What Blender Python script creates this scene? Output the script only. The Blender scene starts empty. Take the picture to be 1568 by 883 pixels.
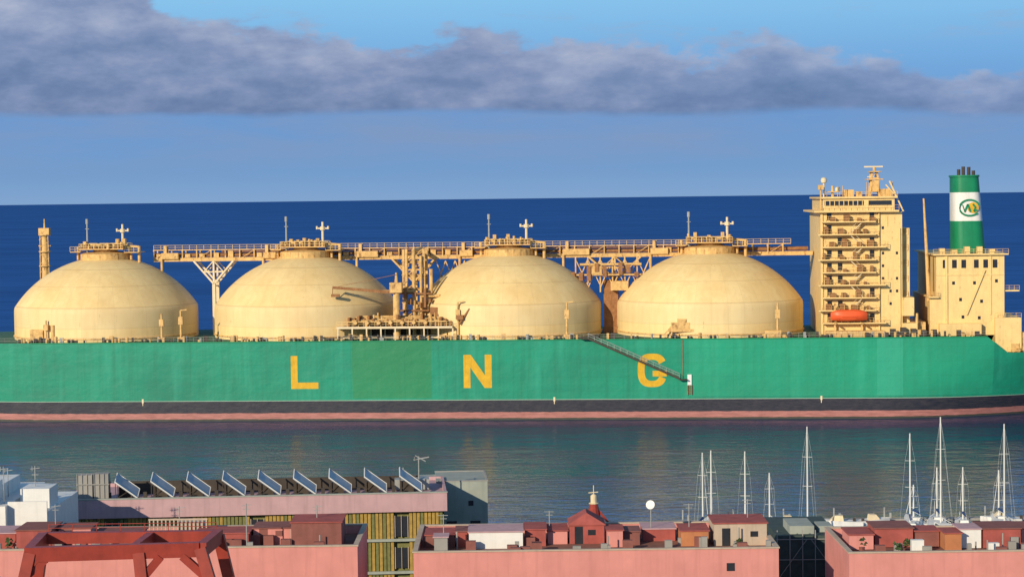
import bpy, math, random
from mathutils import Vector, Matrix
random.seed(7)
R=math.radians
scene=bpy.context.scene

# ------------------------------------------------------------------ helpers
class G:
    def __init__(s): s.v=[]; s.f=[]
    def add(s,vs,fs):
        b=len(s.v); s.v+= [tuple(p) for p in vs]; s.f+=[tuple(i+b for i in f) for f in fs]; return s
    def box(s,x0,x1,y0,y1,z0,z1):
        return s.add([(x0,y0,z0),(x1,y0,z0),(x1,y1,z0),(x0,y1,z0),(x0,y0,z1),(x1,y0,z1),(x1,y1,z1),(x0,y1,z1)],
          [(0,3,2,1),(4,5,6,7),(0,1,5,4),(1,2,6,5),(2,3,7,6),(3,0,4,7)])
    def beam(s,p,q,w,h=None):
        p=Vector(p);q=Vector(q);h=h or w
        d=(q-p).normalized(); up=Vector((0,0,1)) if abs(d.z)<.95 else Vector((0,1,0))
        a=d.cross(up).normalized(); b=a.cross(d).normalized()
        vs=[]
        for c in (p,q):
            for i,j in((-1,-1),(1,-1),(1,1),(-1,1)): vs.append(c+a*i*w/2+b*j*h/2)
        return s.add(vs,[(0,1,2,3),(7,6,5,4),(0,4,5,1),(1,5,6,2),(2,6,7,3),(3,7,4,0)])
    def cyl(s,p,q,r0,r1=None,n=10):
        p=Vector(p);q=Vector(q);r1=r0 if r1 is None else r1
        d=(q-p).normalized(); up=Vector((0,0,1)) if abs(d.z)<.95 else Vector((0,1,0))
        a=d.cross(up).normalized(); b=a.cross(d).normalized(); vs=[]
        for c,r in((p,r0),(q,r1)):
            for i in range(n):
                t=2*math.pi*i/n; vs.append(c+a*math.cos(t)*r+b*math.sin(t)*r)
        fs=[(i,i+n,(i+1)%n+n,(i+1)%n) for i in range(n)]
        fs+=[tuple(range(n)),tuple(range(2*n-1,n-1,-1))]
        return s.add(vs,fs)
    def lathe(s,prof,c=(0,0,0),n=32,sx=1,sy=1):
        vs=[];fs=[];m=len(prof)
        for r,z in prof:
            for i in range(n):
                t=2*math.pi*i/n; vs.append((c[0]+math.cos(t)*r*sx,c[1]+math.sin(t)*r*sy,c[2]+z))
        for j in range(m-1):
            for i in range(n):
                k=(i+1)%n; fs.append((j*n+i,j*n+k,(j+1)*n+k,(j+1)*n+i))
        fs.append(tuple(range(n-1,-1,-1))); fs.append(tuple((m-1)*n+i for i in range(n)))
        return s.add(vs,fs)
    def rail(s,pts,h=1.1,step=2.0,r=.045):
        for p,q in zip(pts[:-1],pts[1:]):
            p=Vector(p);q=Vector(q);L=(q-p).length;n=max(1,int(L/step))
            for k in(.5,1.0): s.beam(p+Vector((0,0,h*k)),q+Vector((0,0,h*k)),r*1.3)
            for i in range(n+1):
                a=p.lerp(q,i/n); s.beam(a,a+Vector((0,0,h)),r*1.5)
        return s
    def make(s,name,parent,mat,smooth=False,loc=None,rotz=0):
        me=bpy.data.meshes.new(name); me.from_pydata(s.v,[],s.f); me.update()
        import bmesh
        bm=bmesh.new(); bm.from_mesh(me); bmesh.ops.recalc_face_normals(bm,faces=bm.faces); bm.to_mesh(me); bm.free()
        if smooth:
            me.shade_smooth(); me.set_sharp_from_angle(angle=R(35))
        o=bpy.data.objects.new(name,me); scene.collection.objects.link(o)
        if parent: o.parent=parent
        if loc: o.location=loc
        o.rotation_euler[2]=rotz
        me.materials.append(mat); return o
def empty(name,loc=(0,0,0),rotz=0):
    o=bpy.data.objects.new(name,None); scene.collection.objects.link(o); o.location=loc; o.rotation_euler[2]=rotz; o.empty_display_size=1; return o

class N:
    def __init__(s,tree): s.t=tree; s.n=tree.nodes; s.l=tree.links
    def new(s,ty,**k):
        n=s.n.new(ty)
        for a,b in k.items(): setattr(n,a,b)
        return n
    def set(s,sock,val):
        if hasattr(val,'is_output'): s.l.new(val,sock)
        else: sock.default_value=val
    def m(s,op,a,b=0.0,c=0.0,clamp=False):
        n=s.new('ShaderNodeMath',operation=op,use_clamp=clamp)
        s.set(n.inputs[0],a); s.set(n.inputs[1],b); s.set(n.inputs[2],c); return n.outputs[0]
    def mr(s,v,a,b,c=0.0,d=1.0,smooth=False):
        n=s.new('ShaderNodeMapRange'); n.interpolation_type='SMOOTHSTEP' if smooth else 'LINEAR'
        for i,x in enumerate((v,a,b,c,d)): s.set(n.inputs[i],x)
        return n.outputs[0]
    def mix(s,f,a,b,mode='MIX'):
        n=s.new('ShaderNodeMix',data_type='RGBA',blend_type=mode)
        s.set(n.inputs[0],f); s.set(n.inputs[6],a if hasattr(a,'is_output') else (*a,1)); s.set(n.inputs[7],b if hasattr(b,'is_output') else (*b,1)); return n.outputs[2]
    def noise(s,vec,scale=1,detail=4,rough=.55):
        n=s.new('ShaderNodeTexNoise'); s.set(n.inputs['Vector'],vec); n.inputs['Scale'].default_value=scale; n.inputs['Detail'].default_value=detail; n.inputs['Roughness'].default_value=rough; return n.outputs[0]
    def xyz(s,x,y,z):
        n=s.new('ShaderNodeCombineXYZ'); s.set(n.inputs[0],x);s.set(n.inputs[1],y);s.set(n.inputs[2],z); return n.outputs[0]
    def sep(s,v):
        n=s.new('ShaderNodeSeparateXYZ'); s.l.new(v,n.inputs[0]); return n.outputs
    def scale(s,v,x,y,z):
        n=s.new('ShaderNodeVectorMath',operation='MULTIPLY'); s.l.new(v,n.inputs[0]); n.inputs[1].default_value=(x,y,z); return n.outputs[0]
def lin(r,g,b):
    f=lambda c:((c/255+.055)/1.055)**2.4 if c>10 else c/255/12.92
    return (f(r),f(g),f(b))
def newmat(name):
    m=bpy.data.materials.new(name); m.use_nodes=True; t=m.node_tree
    return m,N(t),t.nodes['Principled BSDF']
def paint(name,col,var=.25,scale=.6,rough=.55,rust=0.0,streak=.0,metal=0,rustcol=(.2,.08,.025),bump=0.0,spec=.3):
    m,n,p=newmat(name)
    oc=n.new('ShaderNodeTexCoord').outputs['Object']
    a=n.noise(oc,scale,6,.6)
    c=n.mix(n.mr(a,.3,.75,0,1),col,tuple(x*(1-var) for x in col))
    if streak>0:
        st=n.noise(n.scale(oc,1.5,1.5,.12),1.0,5,.6)
        c=n.mix(n.mr(st,.5,.78,0,streak),c,tuple(x*.5 for x in col))
    if rust>0:
        r1=n.noise(n.scale(oc,1,1,.35),1.6,8,.7)
        c=n.mix(n.mr(r1,.62-.15*rust,.72-.1*rust,0,min(1,rust+.25)),c,rustcol)
    n.l.new(c,p.inputs['Base Color']); p.inputs['Roughness'].default_value=rough; p.inputs['Metallic'].default_value=metal
    p.inputs['Specular IOR Level'].default_value=spec
    if bump>0:
        b=n.new('ShaderNodeBump'); b.inputs['Strength'].default_value=bump; n.l.new(n.noise(oc,scale*8,4),b.inputs['Height']); n.l.new(b.outputs[0],p.inputs['Normal'])
    return m

# ------------------------------------------------------------------ materials
CREAM=paint('cream_paint',(.80,.57,.24),.15,.5,.55,rust=.25,streak=.35)
CREAM2=paint('cream_paint_rusty',(.76,.48,.18),.35,1.2,.6,rust=.6,streak=.45)
CREAM3=paint('pale_stair_paint',(.74,.61,.40),.2,1,.6)
RUSTY=paint('rusty_steel',(.36,.17,.07),.5,1.5,.8,rust=.6)
DARK=paint('dark_steel',(.07,.055,.045),.4,1.,.7)
GREY=paint('galvanised_steel',(.34,.35,.34),.3,1.,.5)
WHITE=paint('white_paint',(.74,.73,.70),.12,.8,.5,streak=.25)
ORANGE=paint('orange_lifeboat',(.78,.11,.03),.1,1,.4)
GLASSD=paint('dark_glass',(.03,.035,.045),.3,1,.15,spec=.6)
GREENF=paint('funnel_green',(.01,.22,.1),.25,.4,.45,streak=.4)
YEL=paint('letter_yellow',(.68,.40,.02),.3,.9,.6,rust=.15,streak=.4)
DECK=paint('deck_green',(.06,.16,.1),.4,.4,.8,rust=.4)
PINK=paint('pink_render',(.66,.27,.24),.2,.35,.9,streak=.4,bump=.1)
PINK2=paint('mauve_pink_render',(.52,.33,.35),.18,.5,.9,streak=.55,bump=.1)
REDW=paint('red_render',(.40,.10,.085),.35,.8,.9,streak=.5,bump=.1)
BRICK=paint('orange_render',(.5,.2,.09),.25,.9,.9,streak=.3)
BROWN=paint('brown_red_render',(.26,.1,.085),.3,.9,.9,streak=.4)
BEIGE=paint('beige_render',(.5,.40,.31),.2,.6,.9,streak=.5)
ROOFM=paint('roof_tiles_terracotta',(.28,.13,.1),.35,1.,.95)
REDST=paint('red_steel',(.33,.045,.03),.35,1.,.5,streak=.5)
CONC=paint('concrete',(.33,.32,.3),.3,.3,.9,streak=.3)
GREYW=paint('grey_render',(.34,.37,.33),.2,.5,.9,streak=.4)
OCHRE=paint('ochre_slat',(.44,.29,.07),.4,2.5,.7)
OLIVE=paint('olive_slat',(.2,.2,.07),.4,2.5,.7)
ASPH=paint('ground_asphalt',(.07,.068,.065),.35,.15,.95)
MAST=paint('aluminium_mast',(.66,.66,.63),.1,1,.4)
NET=paint('green_net',(.06,.09,.085),.5,1.5,.8,streak=.5)
SAIL=paint('blue_canvas',(.03,.07,.2),.3,2,.8)
PLANT=paint('potted_plant_leaves',(.05,.09,.03),.5,4,.9)

HULL,n,p=newmat('hull_paint')
oc=n.new('ShaderNodeTexCoord').outputs['Object']; X,Y,Z=n.sep(oc)
a=n.noise(n.scale(oc,.035,.05,.1),1,5,.6)
green=n.mix(n.mr(a,.3,.7),(.008,.275,.165),(.010,.18,.115))
st=n.noise(n.scale(oc,.9,.9,.045),1,6,.65)
green=n.mix(n.mr(st,.45,.8,0,.6),green,(.012,.14,.08))
st2=n.noise(n.scale(oc,.3,.3,.03),1,3,.6)
green=n.mix(n.mr(st2,.52,.75,0,.4),green,(.035,.34,.23))
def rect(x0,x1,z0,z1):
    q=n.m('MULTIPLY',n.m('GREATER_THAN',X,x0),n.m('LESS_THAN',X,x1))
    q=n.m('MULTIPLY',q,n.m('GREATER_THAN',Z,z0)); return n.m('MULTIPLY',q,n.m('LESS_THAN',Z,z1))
green=n.mix(n.m('MULTIPLY',rect(-35.6,-18,4.9,17.5),.75),green,(.022,.195,.075))
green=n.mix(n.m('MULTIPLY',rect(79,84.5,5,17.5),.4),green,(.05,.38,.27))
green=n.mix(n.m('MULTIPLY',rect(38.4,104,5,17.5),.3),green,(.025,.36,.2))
sx=n.m('LESS_THAN',n.m('FRACT',n.m('DIVIDE',X,12.0)),.012); sz=n.m('LESS_THAN',n.m('FRACT',n.m('DIVIDE',Z,3.1)),.03)
green=n.mix(n.m('MULTIPLY',n.m('MAXIMUM',sx,sz),.2),green,(.01,.12,.06))
rs=n.noise(n.scale(oc,1.2,1.2,.12),1,8,.7)
green=n.mix(n.mr(rs,.66,.76,0,.5),green,(.12,.09,.03))
sc=n.noise(n.scale(oc,.5,.5,3.5),1,8,.75)
green=n.mix(n.m('MULTIPLY',n.mr(Z,7.5,4.6),n.mr(sc,.55,.68,0,.5)),green,(.09,.19,.12))
blk=n.mix(n.mr(sc,.4,.7),(.016,.019,.032),(.05,.046,.055))
red=n.mix(n.mr(n.noise(n.scale(oc,.3,.3,2),1,6,.7),.35,.7),(.42,.18,.16),(.25,.10,.085))
wob=n.m('MULTIPLY',n.m('SUBTRACT',n.noise(n.scale(oc,.4,.4,.4),1,5),.5),.35)
zz=n.m('ADD',Z,wob)
red=n.mix(n.m('GREATER_THAN',.45,zz),red,(.05,.05,.04))
c=n.mix(n.m('GREATER_THAN',zz,1.75),red,blk)
c=n.mix(n.m('GREATER_THAN',Z,4.4),c,(.3,.42,.33))
c=n.mix(n.m('GREATER_THAN',Z,4.52),c,green)
n.l.new(c,p.inputs['Base Color']); p.inputs['Roughness'].default_value=.5; p.inputs['Specular IOR Level'].default_value=.3
b=n.new('ShaderNodeBump'); b.inputs['Strength'].default_value=.45; b.inputs['Distance'].default_value=.35
n.l.new(n.noise(n.scale(oc,.25,.25,.35),1,3),b.inputs['Height']); n.l.new(b.outputs[0],p.inputs['Normal'])

DOME,n,p=newmat('tank_dome_paint')
oc=n.new('ShaderNodeTexCoord').outputs['Object']; X,Y,Z=n.sep(oc)
oi=n.new('ShaderNodeObjectInfo').outputs['Random']
off=n.xyz(n.m('MULTIPLY',oi,90.0),0.0,n.m('MULTIPLY',oi,30.0))
va=n.new('ShaderNodeVectorMath',operation='ADD'); n.l.new(oc,va.inputs[0]); n.l.new(off,va.inputs[1]); ov=va.outputs[0]
a=n.noise(ov,.12,6,.6)
c=n.mix(n.mr(a,.35,.7),(.82,.63,.31),(.75,.53,.23))
st=n.noise(n.scale(ov,.7,.7,.1),1,6,.65)
c=n.mix(n.mr(st,.45,.8,0,.45),c,(.58,.39,.16))
ang=n.m('ARCTAN2',Y,X)
seam=n.m('LESS_THAN',n.m('FRACT',n.m('MULTIPLY',ang,36/(2*math.pi))),.03)
def ring(z0,w): return n.m('LESS_THAN',n.m('ABSOLUTE',n.m('SUBTRACT',Z,z0)),w)
rg=n.m('MAXIMUM',n.m('MAXIMUM',ring(7.6,.12),ring(15.9,.06)),n.m('MAXIMUM',ring(3.0,.05),ring(12.2,.05)))
c=n.mix(n.m('MULTIPLY',seam,.15),c,(.35,.22,.09))
c=n.mix(n.m('MULTIPLY',rg,.35),c,(.35,.2,.08))
band=n.m('MULTIPLY',n.m('GREATER_THAN',Z,3.0),n.m('LESS_THAN',Z,7.6))
c=n.mix(n.m('MULTIPLY',band,.25),c,(.58,.48,.3))
pa=n.m('FLOOR',n.m('MULTIPLY',ang,36/(2*math.pi))); pz=n.m('FLOOR',n.m('DIVIDE',Z,3.8))
wn=n.new('ShaderNodeTexWhiteNoise'); n.l.new(n.xyz(pa,pz,oi),wn.inputs['Vector'])
c=n.mix(n.m('MULTIPLY',wn.outputs['Value'],.14),c,(.5,.36,.18))
rs=n.noise(n.scale(ov,1.3,1.3,.25),1,8,.75)
c=n.mix(n.mr(rs,.63,.73,0,.75),c,(.27,.13,.045))
n.l.new(c,p.inputs['Base Color']); p.inputs['Roughness'].default_value=.6; p.inputs['Specular IOR Level'].default_value=.25

# water
WAT,n,p=newmat('sea_water')
pos=n.new('ShaderNodeNewGeometry').outputs['Position']; X,Y,Z=n.sep(pos)
openf=n.mr(Y,470,560,smooth=True)
w1=n.noise(n.scale(pos,.5,.9,1),1,4,.6); w2=n.noise(n.scale(pos,.07,.16,1),1,3,.6); w3=n.noise(n.scale(pos,.2,.33,1),1,3,.6)
big=n.noise(n.scale(pos,.0025,.006,1),1,5,.6)
patch=n.noise(n.scale(pos,.012,.04,1),1,6,.65)
h=n.m('ADD',n.m('ADD',n.m('MULTIPLY',w1,.26),n.m('MULTIPLY',w3,.5)),n.m('MULTIPLY',w2,.8))
b=n.new('ShaderNodeBump'); b.inputs['Distance'].default_value=1.0; n.l.new(h,b.inputs['Height'])
n.l.new(n.m('ADD',n.mr(openf,0,1,.42,.9),n.mr(patch,.35,.65,-.2,.2)),b.inputs['Strength'])
gl=n.new('ShaderNodeBsdfGlossy'); gl.inputs['Roughness'].default_value=.06; gl.inputs['Color'].default_value=(.56,.64,.80,1); n.l.new(b.outputs[0],gl.inputs['Normal'])
df=n.new('ShaderNodeBsdfDiffuse')
oc1=n.mix(n.mr(big,.35,.65),(.022,.115,.38),(.015,.08,.28))
wc=n.noise(n.scale(pos,.012,.05,1),1,7,.8)
oc1=n.mix(n.mr(wc,.4,.7,0,.65),oc1,(.008,.045,.18))
rip=n.noise(n.scale(pos,.16,.5,1),1,5,.7)
inner=n.mix(n.mr(patch,.3,.7),(.012,.060,.165),(.007,.036,.11))
inner=n.mix(n.mr(rip,.42,.66,0,.6),inner,(.004,.018,.05))
n.l.new(n.mix(openf,inner,oc1),df.inputs['Color'])
ms=n.new('ShaderNodeMixShader'); n.l.new(n.mr(openf,0,1,.5,.08),ms.inputs[0]); n.l.new(df.outputs[0],ms.inputs[1]); n.l.new(gl.outputs[0],ms.inputs[2])
n.n.remove(p); out=n.n['Material Output']; n.l.new(ms.outputs[0],out.inputs[0])

# ------------------------------------------------------------------ sea + ground
G().add([(-150000,-20000,0),(150000,-20000,0),(150000,200000,0),(-150000,200000,0)],[(0,1,2,3)]).make('sea',None,WAT)
g=G(); g.box(-1500,1500,-1500,278,-4,2.2); g.make('ground',None,ASPH)
g=G(); g.box(-1500,1500,278.01,279.2,-4,2.35); g.make('quay_wall',None,CONC)

# ------------------------------------------------------------------ LNG tanker
ship=empty('lng_tanker_ship',(0,450,0),R(-4.6))
AFT=(.7,0,0)
B=22.0
def zt(u):
    if u<102.5: return 17.6
    if u>107: return 14.0
    return 17.6-(u-102.5)/4.5*3.6
def hb(u,z):
    t=max(0,min(1,z/17.6)); w=B
    s0=-98-10*t; s1=-150-9*t
    if u<s0:
        s=min(1,(s0-u)/(s0-s1)); w=B*max(0,1-s**2.1)**.6
    e0=80+22*t; e1=118+8*t
    if u>e0:
        s=min(1,(u-e0)/(e1-e0)); w=B*(1-(.62-.42*t)*s**1.8)
    return max(w,.05)
us=[-159,-158,-156,-153,-149,-144,-138,-132,-126,-120,-114,-108,-102,-96,-80,-60,-40,-20,0,20,40,60,80,86,92,97,102.5,104,107,110,114,118,121,124]
rows=[-4,0,.9,1.75,3,4.4,4.55,7,10,13,1000]
vs=[];fs=[];nr=len(rows)
for side in(-1,1):
    for u in us:
        for z in rows:
            zz=min(z,zt(u)); vs.append((u,B+side*hb(u,zz),zz))
nu=len(us)
for s in range(2):
    o=s*nu*nr
    for i in range(nu-1):
        for j in range(nr-1): fs.append((o+i*nr+j,o+(i+1)*nr+j,o+(i+1)*nr+j+1,o+i*nr+j+1))
for e in(0,nu-1):
    for j in range(nr-1): fs.append((e*nr+j,e*nr+j+1,nu*nr+e*nr+j+1,nu*nr+e*nr+j))
hull=G().add(vs,fs).make('hull',ship,HULL,True)
vs=[];fs=[]
for i,u in enumerate(us):
    z=zt(u)-.02; w=hb(u,z)-.02; vs+=[(u,B-w,z),(u,B+w,z)]
    if i: fs.append((2*i-2,2*i,2*i+1,2*i-1))
G().add(vs,fs).make('main_deck',ship,DECK)
g=G()
for u0,u1 in zip(us[:-1],us[1:]):
    if u0>=-108 and u1<=102.5: g.beam((u0,B-hb(u0,17.6)-.03,17.55),(u1,B-hb(u1,17.6)-.03,17.55),.14,.22)
g.make('gunwale',ship,GREENF)
def poly(pts,off=-.035,th=.03):
    n_=len(pts); vs=[(x,off,z) for x,z in pts]+[(x,off+th,z) for x,z in pts]
    return vs,[tuple(range(n_)),tuple(range(2*n_-1,n_-1,-1))]+[(i,(i+1)%n_,(i+1)%n_+n_,i+n_) for i in range(n_)]
zb,ztp,sw=7.1,14.4,1.5
g=G(); x=-49.3; g.add(*poly([(x,zb),(x+6.1,zb),(x+6.1,zb+1.4),(x+sw,zb+1.4),(x+sw,ztp),(x,ztp)])); g.make('letter_l',ship,YEL)
g=G(); x=-10.9; g.add(*poly([(x,zb),(x+sw,zb),(x+sw,ztp-2.8),(x+4.6,zb),(x+6.2,zb),(x+6.2,ztp),(x+4.7,ztp),(x+4.7,zb+2.8),(x+1.6,ztp),(x,ztp)])); g.make('letter_n',ship,YEL)
g=G(); x=27.3; W=6.3; H=ztp-zb
gx,gz=x+W/2,(zb+ztp)/2
def se(a,b_,t,e=.72): c_,s_=math.cos(t),math.sin(t); return (gx+a*math.copysign(abs(c_)**e,c_),gz+b_*math.copysign(abs(s_)**e,s_))
NA=36; T0,T1=R(28),R(336)
for k in range(NA):
    t=T0+(T1-T0)*k/NA; t2=T0+(T1-T0)*(k+1)/NA
    g.add(*poly([se(W/2,H/2,t),se(W/2,H/2,t2),se(W/2-sw,H/2-1.35,t2),se(W/2-sw,H/2-1.35,t)]))
g.add(*poly([(gx+.1,gz-1.35),(gx+W/2-.02,gz-1.35),(gx+W/2-.02,gz-.1),(gx+.1,gz-.1)],-.04))
g.make('letter_g',ship,YEL)

# domes
DU=[-96.7,-49.6,-2.4,43.4]
def domez(r): return math.sqrt(25.0**2-r*r)-6.4
prof=[(21.1,0),(21.1,3),(21.1,6.2),(21.05,6.9),(20.9,7.35)]
for k in range(1,29):
    r=20.7*math.cos(k/28*math.pi/2) if k<28 else .02
    prof.append((r,domez(r)))
for i,u in enumerate(DU):
    G().lathe(prof,n=96).make('tank_dome_%d'%(i+1),ship,DOME,True,(u,B,17.6))
    top=17.6+18.8
    g=G()
    g.lathe([(5.8,-1.4),(5.8,.5),(5.2,.7),(2.8,1.0),(2.8,1.5)],(u,B,top),24)
    g.box(u-5.2,u+5.2,B-4,B+4,top+1.5,top+1.75)
    for k in range(7):
        xx=u-4.7+k*1.55; g.cyl((xx,B-3.2,top+1.7),(xx,B-3.2,top+2.3+random.random()*1.6),.22+random.random()*.25)
        g.box(xx-.4,xx+.35,B-1,B+.3,top+1.7,top+2.2+random.random()*1.8)
    g.cyl((u-4.8,B-2.5,top+2.6),(u+4.8,B-2.5,top+2.6),.28)
    g.cyl((u-6.3,B-1,top-.9),(u-6.3,B-1,top+2.2),.3); g.cyl((u+6.3,B-1,top-.9),(u+6.3,B-1,top+2.2),.3)
    g.box(u-7.6,u-5.2,B-3,B+3,top+.9,top+1.1); g.box(u+5.2,u+8.6,B-3,B+3,top+.7,top+.9)
    g.cyl((u+8.2,B-1,top-1.6),(u+8.2,B-1,top+2.2),.35); g.cyl((u+8.2,B-1,top+2),(u+4,B-1,top+2.4),.3)
    g.make('dome_top_platform',ship,CREAM2)
    g=G()
    for k in range(10):
        xx=u-4.8+k*1.05; g.box(xx,xx+.45,B-3.6,B-3,top+1.75,top+2.1+random.random()*1.1)
    g.make('dome_top_valves',ship,RUSTY)
    g=G().rail([(u-5.2,B-4,top+1.75),(u+5.2,B-4,top+1.75),(u+5.2,B+4,top+1.75),(u-5.2,B+4,top+1.75),(u-5.2,B-4,top+1.75)],1.1,1.1,.06)
    g.rail([(u+5.2,B-3,top+.9),(u+8.6,B-3,top+.9)],1.1,1,.05).rail([(u-7.6,B-3,top+1.1),(u-5.2,B-3,top+1.1)],1.1,1,.05)
    g.make('dome_top_rail',ship,CREAM)
    g=G(); px=u-4.6; g.cyl((px,B+1,top),(px,B+1,top+8.4),.28,.16); g.beam((px-.45,B+1,top+6.3),(px+.45,B+1,top+6.3),.14)
    g.cyl((px,B+1,top+7.4),(px,B+1,top+8.6),.34,.34,8); g.make('lightning_mast',ship,GREY)
    g=G(); px=u+4.1; g.cyl((px,B,top+1.5),(px,B,top+7.3),.33,.26); g.beam((px-1.4,B,top+5.8),(px+1.4,B,top+5.8),.3); g.cyl((px,B,top+5.4),(px,B,top+6.2),.6,.6)
    g.cyl((px-1.3,B,top+5.6),(px-1.3,B,top+6.3),.25); g.cyl((px+1.3,B,top+5.6),(px+1.3,B,top+6.3),.25)
    g.beam((px,B,top+3),(px-1.6,B,top+1.6),.15); g.beam((px,B,top+3),(px+1.6,B,top+1.6),.15)
    g.make('vent_mast',ship,CREAM3)
    g=G()
    for k in range(39):
        t=-math.pi*(k/39); t2=-math.pi*((k+1)/39)
        g.beam((u+21.2*math.cos(t),B+21.2*math.sin(t),18.3),(u+21.2*math.cos(t2),B+21.2*math.sin(t2),18.3),.25,.3)
    g.make('dome_base_ring',ship,CREAM2)

# pipe gallery along the dome tops
gv=B+4.5; g=G(); gr=G(); gp=G()
z0=35.2
g.beam((-86,gv-1.8,z0),(67,gv-1.8,z0),.35,.8); g.beam((-86,gv+1.8,z0),(67,gv+1.8,z0),.35,.8)
g.box(-86,67,gv-1.6,gv+1.6,z0+.42,z0+.5)
g.beam((-86,gv-1.8,z0+2.3),(62,gv-1.8,z0+2.3),.22)
u=-86
k=0
while u<62:
    g.beam((u,gv-1.8,z0),(u,gv-1.8,z0+2.3),.25)
    g.beam((u,gv+1.8,z0),(u,gv+1.8,z0+2.3),.25)
    g.beam((u,gv-1.8,z0+2.3),(u,gv+1.8,z0+2.3),.2)
    if k%3==0: g.beam((u,gv-1.8,z0),(u+3.4,gv-1.8,z0+2.2),.12)
    if random.random()<.4: g.box(u+.6,u+1.8,gv-1.7,gv-1,z0+.5,z0+1.3+random.random()*.8)
    u+=3.4;k+=1
gp.cyl((-86,gv-.9,z0+1.0),(60,gv-.9,z0+1.0),.38); gp.cyl((-86,gv+.2,z0+1.1),(66,gv+.2,z0+1.1),.45); gp.cyl((-70,gv-1.2,z0+1.85),(40,gv-1.2,z0+1.85),.2)
gr.rail([(-86,gv-1.8,z0+2.4),(62,gv-1.8,z0+2.4)],1.0,1.7,.05)
g.make('pipe_gallery_frame',ship,CREAM2); gp.make('pipe_gallery_pipes',ship,RUSTY,True); gr.make('pipe_gallery_rail',ship,CREAM)
g=G()
for (a0,a1) in((-84,-80),(-60,-57),(-38,-33),(-14,-11),(10,16),(30,34)):
    g.box(a0,a1,gv-2.6,gv-1.9,z0+.2,z0+1.6); g.cyl((a0,gv-2.3,z0-4),(a0,gv-2.3,z0+.5),.3); g.box(a0+.5,a0+1.2,gv-2.4,gv-1.9,z0+1.6,z0+3.3)
g.make('gallery_boxes',ship,CREAM2)
for u,w in((-71.8,4.7),(-24.8,5),(21.8,6)):
    g=G()
    for vv in(gv-2,gv+2):
        g.beam((u,vv,17.6),(u,vv,29.5),.7); g.beam((u,vv,29.5),(u-w,vv,z0-.3),.4); g.beam((u,vv,29.5),(u+w,vv,z0-.3),.4)
        g.beam((u,vv,29.5),(u,vv,z0-.3),.4); g.beam((u-w*.5,vv,32.3),(u+w*.5,vv,32.3),.25)
        g.beam((u-w*.5,vv,32.3),(u,vv,z0-.3),.2); g.beam((u+w*.5,vv,32.3),(u,vv,z0-.3),.2)
    for z in(21,25,29): g.beam((u,gv-2,z),(u,gv+2,z),.3)
    g.make('gallery_trestle',ship,CREAM3 if u<-60 else CREAM2)
g=G()
for k in range(6):
    u=13+k*2.8; g.beam((u,B-2,27+k%2*2),(u,B-2,35),.3); g.beam((u,B-2,28),(u+2.8,B-2,34.5),.25); g.beam((u,B-2,34.5),(u+2.8,B-2,28.5),.2)
g.box(12,28,B-3,B+1,30.8,31.1); g.box(16,19,B-3.2,B,31.1,33); g.cyl((14,B-2.5,33.3),(28,B-2.5,33.3),.3); g.box(21,25,B-3.4,B,27.4,29.5)
for k in range(3):
    u=-19+k*2.2; g.beam((u,B-2,28),(u+2.2,B-2,34.5),.25); g.beam((u,B-2,34.5),(u+2.2,B-2,28.5),.2)
g.make('cross_over_pipe_frame',ship,CREAM2)
g=G()
for k in range(9): g.box(12+k*1.8,12.9+k*1.8,B-3.5,B-2.9,29+random.random()*3,31+random.random()*3)
g.box(19.3,22.6,B-1,B+4,17.6,29.6)
g.make('cross_over_valves',ship,RUSTY)
g=G(); 
for vv in(29,30.4):
    g.beam((-101,vv,36),(-112,vv,29.5),.3); g.beam((-112,vv,29.5),(-121,vv,19),.3)
    g.beam((-101,vv,37.2),(-112,vv,30.7),.12); g.beam((-112,vv,30.7),(-121,vv,20.2),.12)
for k in range(5): g.beam((-103-k*3.6,29.7,35-k*3),(-103-k*3.6,29.7,17.6),.25)
g.make('forward_stair',ship,GREY)
g=G(); fu=-116.8; fv=40
g.cyl((fu,fv,17.6),(fu,fv,42),1.0,.75,12); g.cyl((fu,fv,42),(fu,fv,45),.25,.15)
for z in(30,33.5,37,41): g.cyl((fu,fv,z),(fu,fv,z+.25),1.5,1.5,12)
g.box(fu-1.3,fu+1.3,fv-.8,fv+.8,41.2,42.8); g.beam((fu-1.5,fv,38.5),(fu+1.5,fv,38.5),.3)
for s in(-1.2,1.2): g.beam((fu+s,fv-.6,22),(fu+s*.8,fv-.6,41),.18)
for k in range(9): g.beam((fu-1.2,fv-.6,24+k*2),(fu+1.2,fv-.6,25.6+k*2),.12)
g.make('foremast',ship,CREAM2)

# cargo manifold tower
g=G()
for uu in(-25.2,-20.6):
    for vv in(10,15): g.beam((uu,vv,17.6),(uu,vv,37.4),.55)
for k in range(6):
    z=19+k*3.1
    for vv in(10,15): g.beam((-25.2,vv,z),(-20.6,vv,z),.3); g.beam((-25.2,vv,z),(-20.6,vv,z+3.1),.18)
    g.box(-25.6,-20.2,9.6,15.4,z+.2,z+.35)
g.make('manifold_tower_frame',ship,CREAM2)
g=G()
for uu,r,zt_ in((-24.4,.3,36.5),(-22.8,.42,37.5),(-21.2,.3,36)): g.cyl((uu,9.2,18),(uu,9.2,zt_),r); g.cyl((uu,9.2,zt_-.3),(uu,gv,zt_-.3),r)
g.cyl((-22.8,9.2,28),(-30,9.2,28),.4); g.cyl((-19,10,27),(-19,10,33),.4); g.cyl((-21.4,9.2,27),(-17,9.2,27),.35)
g.make('manifold_risers',ship,CREAM2,True)
g=G()
g.box(-26.6,-18.6,8.2,9.4,27.4,27.7); g.box(-27,-19.4,8.4,9.4,23.6,23.9); g.box(-19,-16,7,10,20,24.5)
for k in range(7): g.box(-26+k*1.1,-25.5+k*1.1,8.0,8.9,24+random.random()*3,25+random.random()*4)
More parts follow.
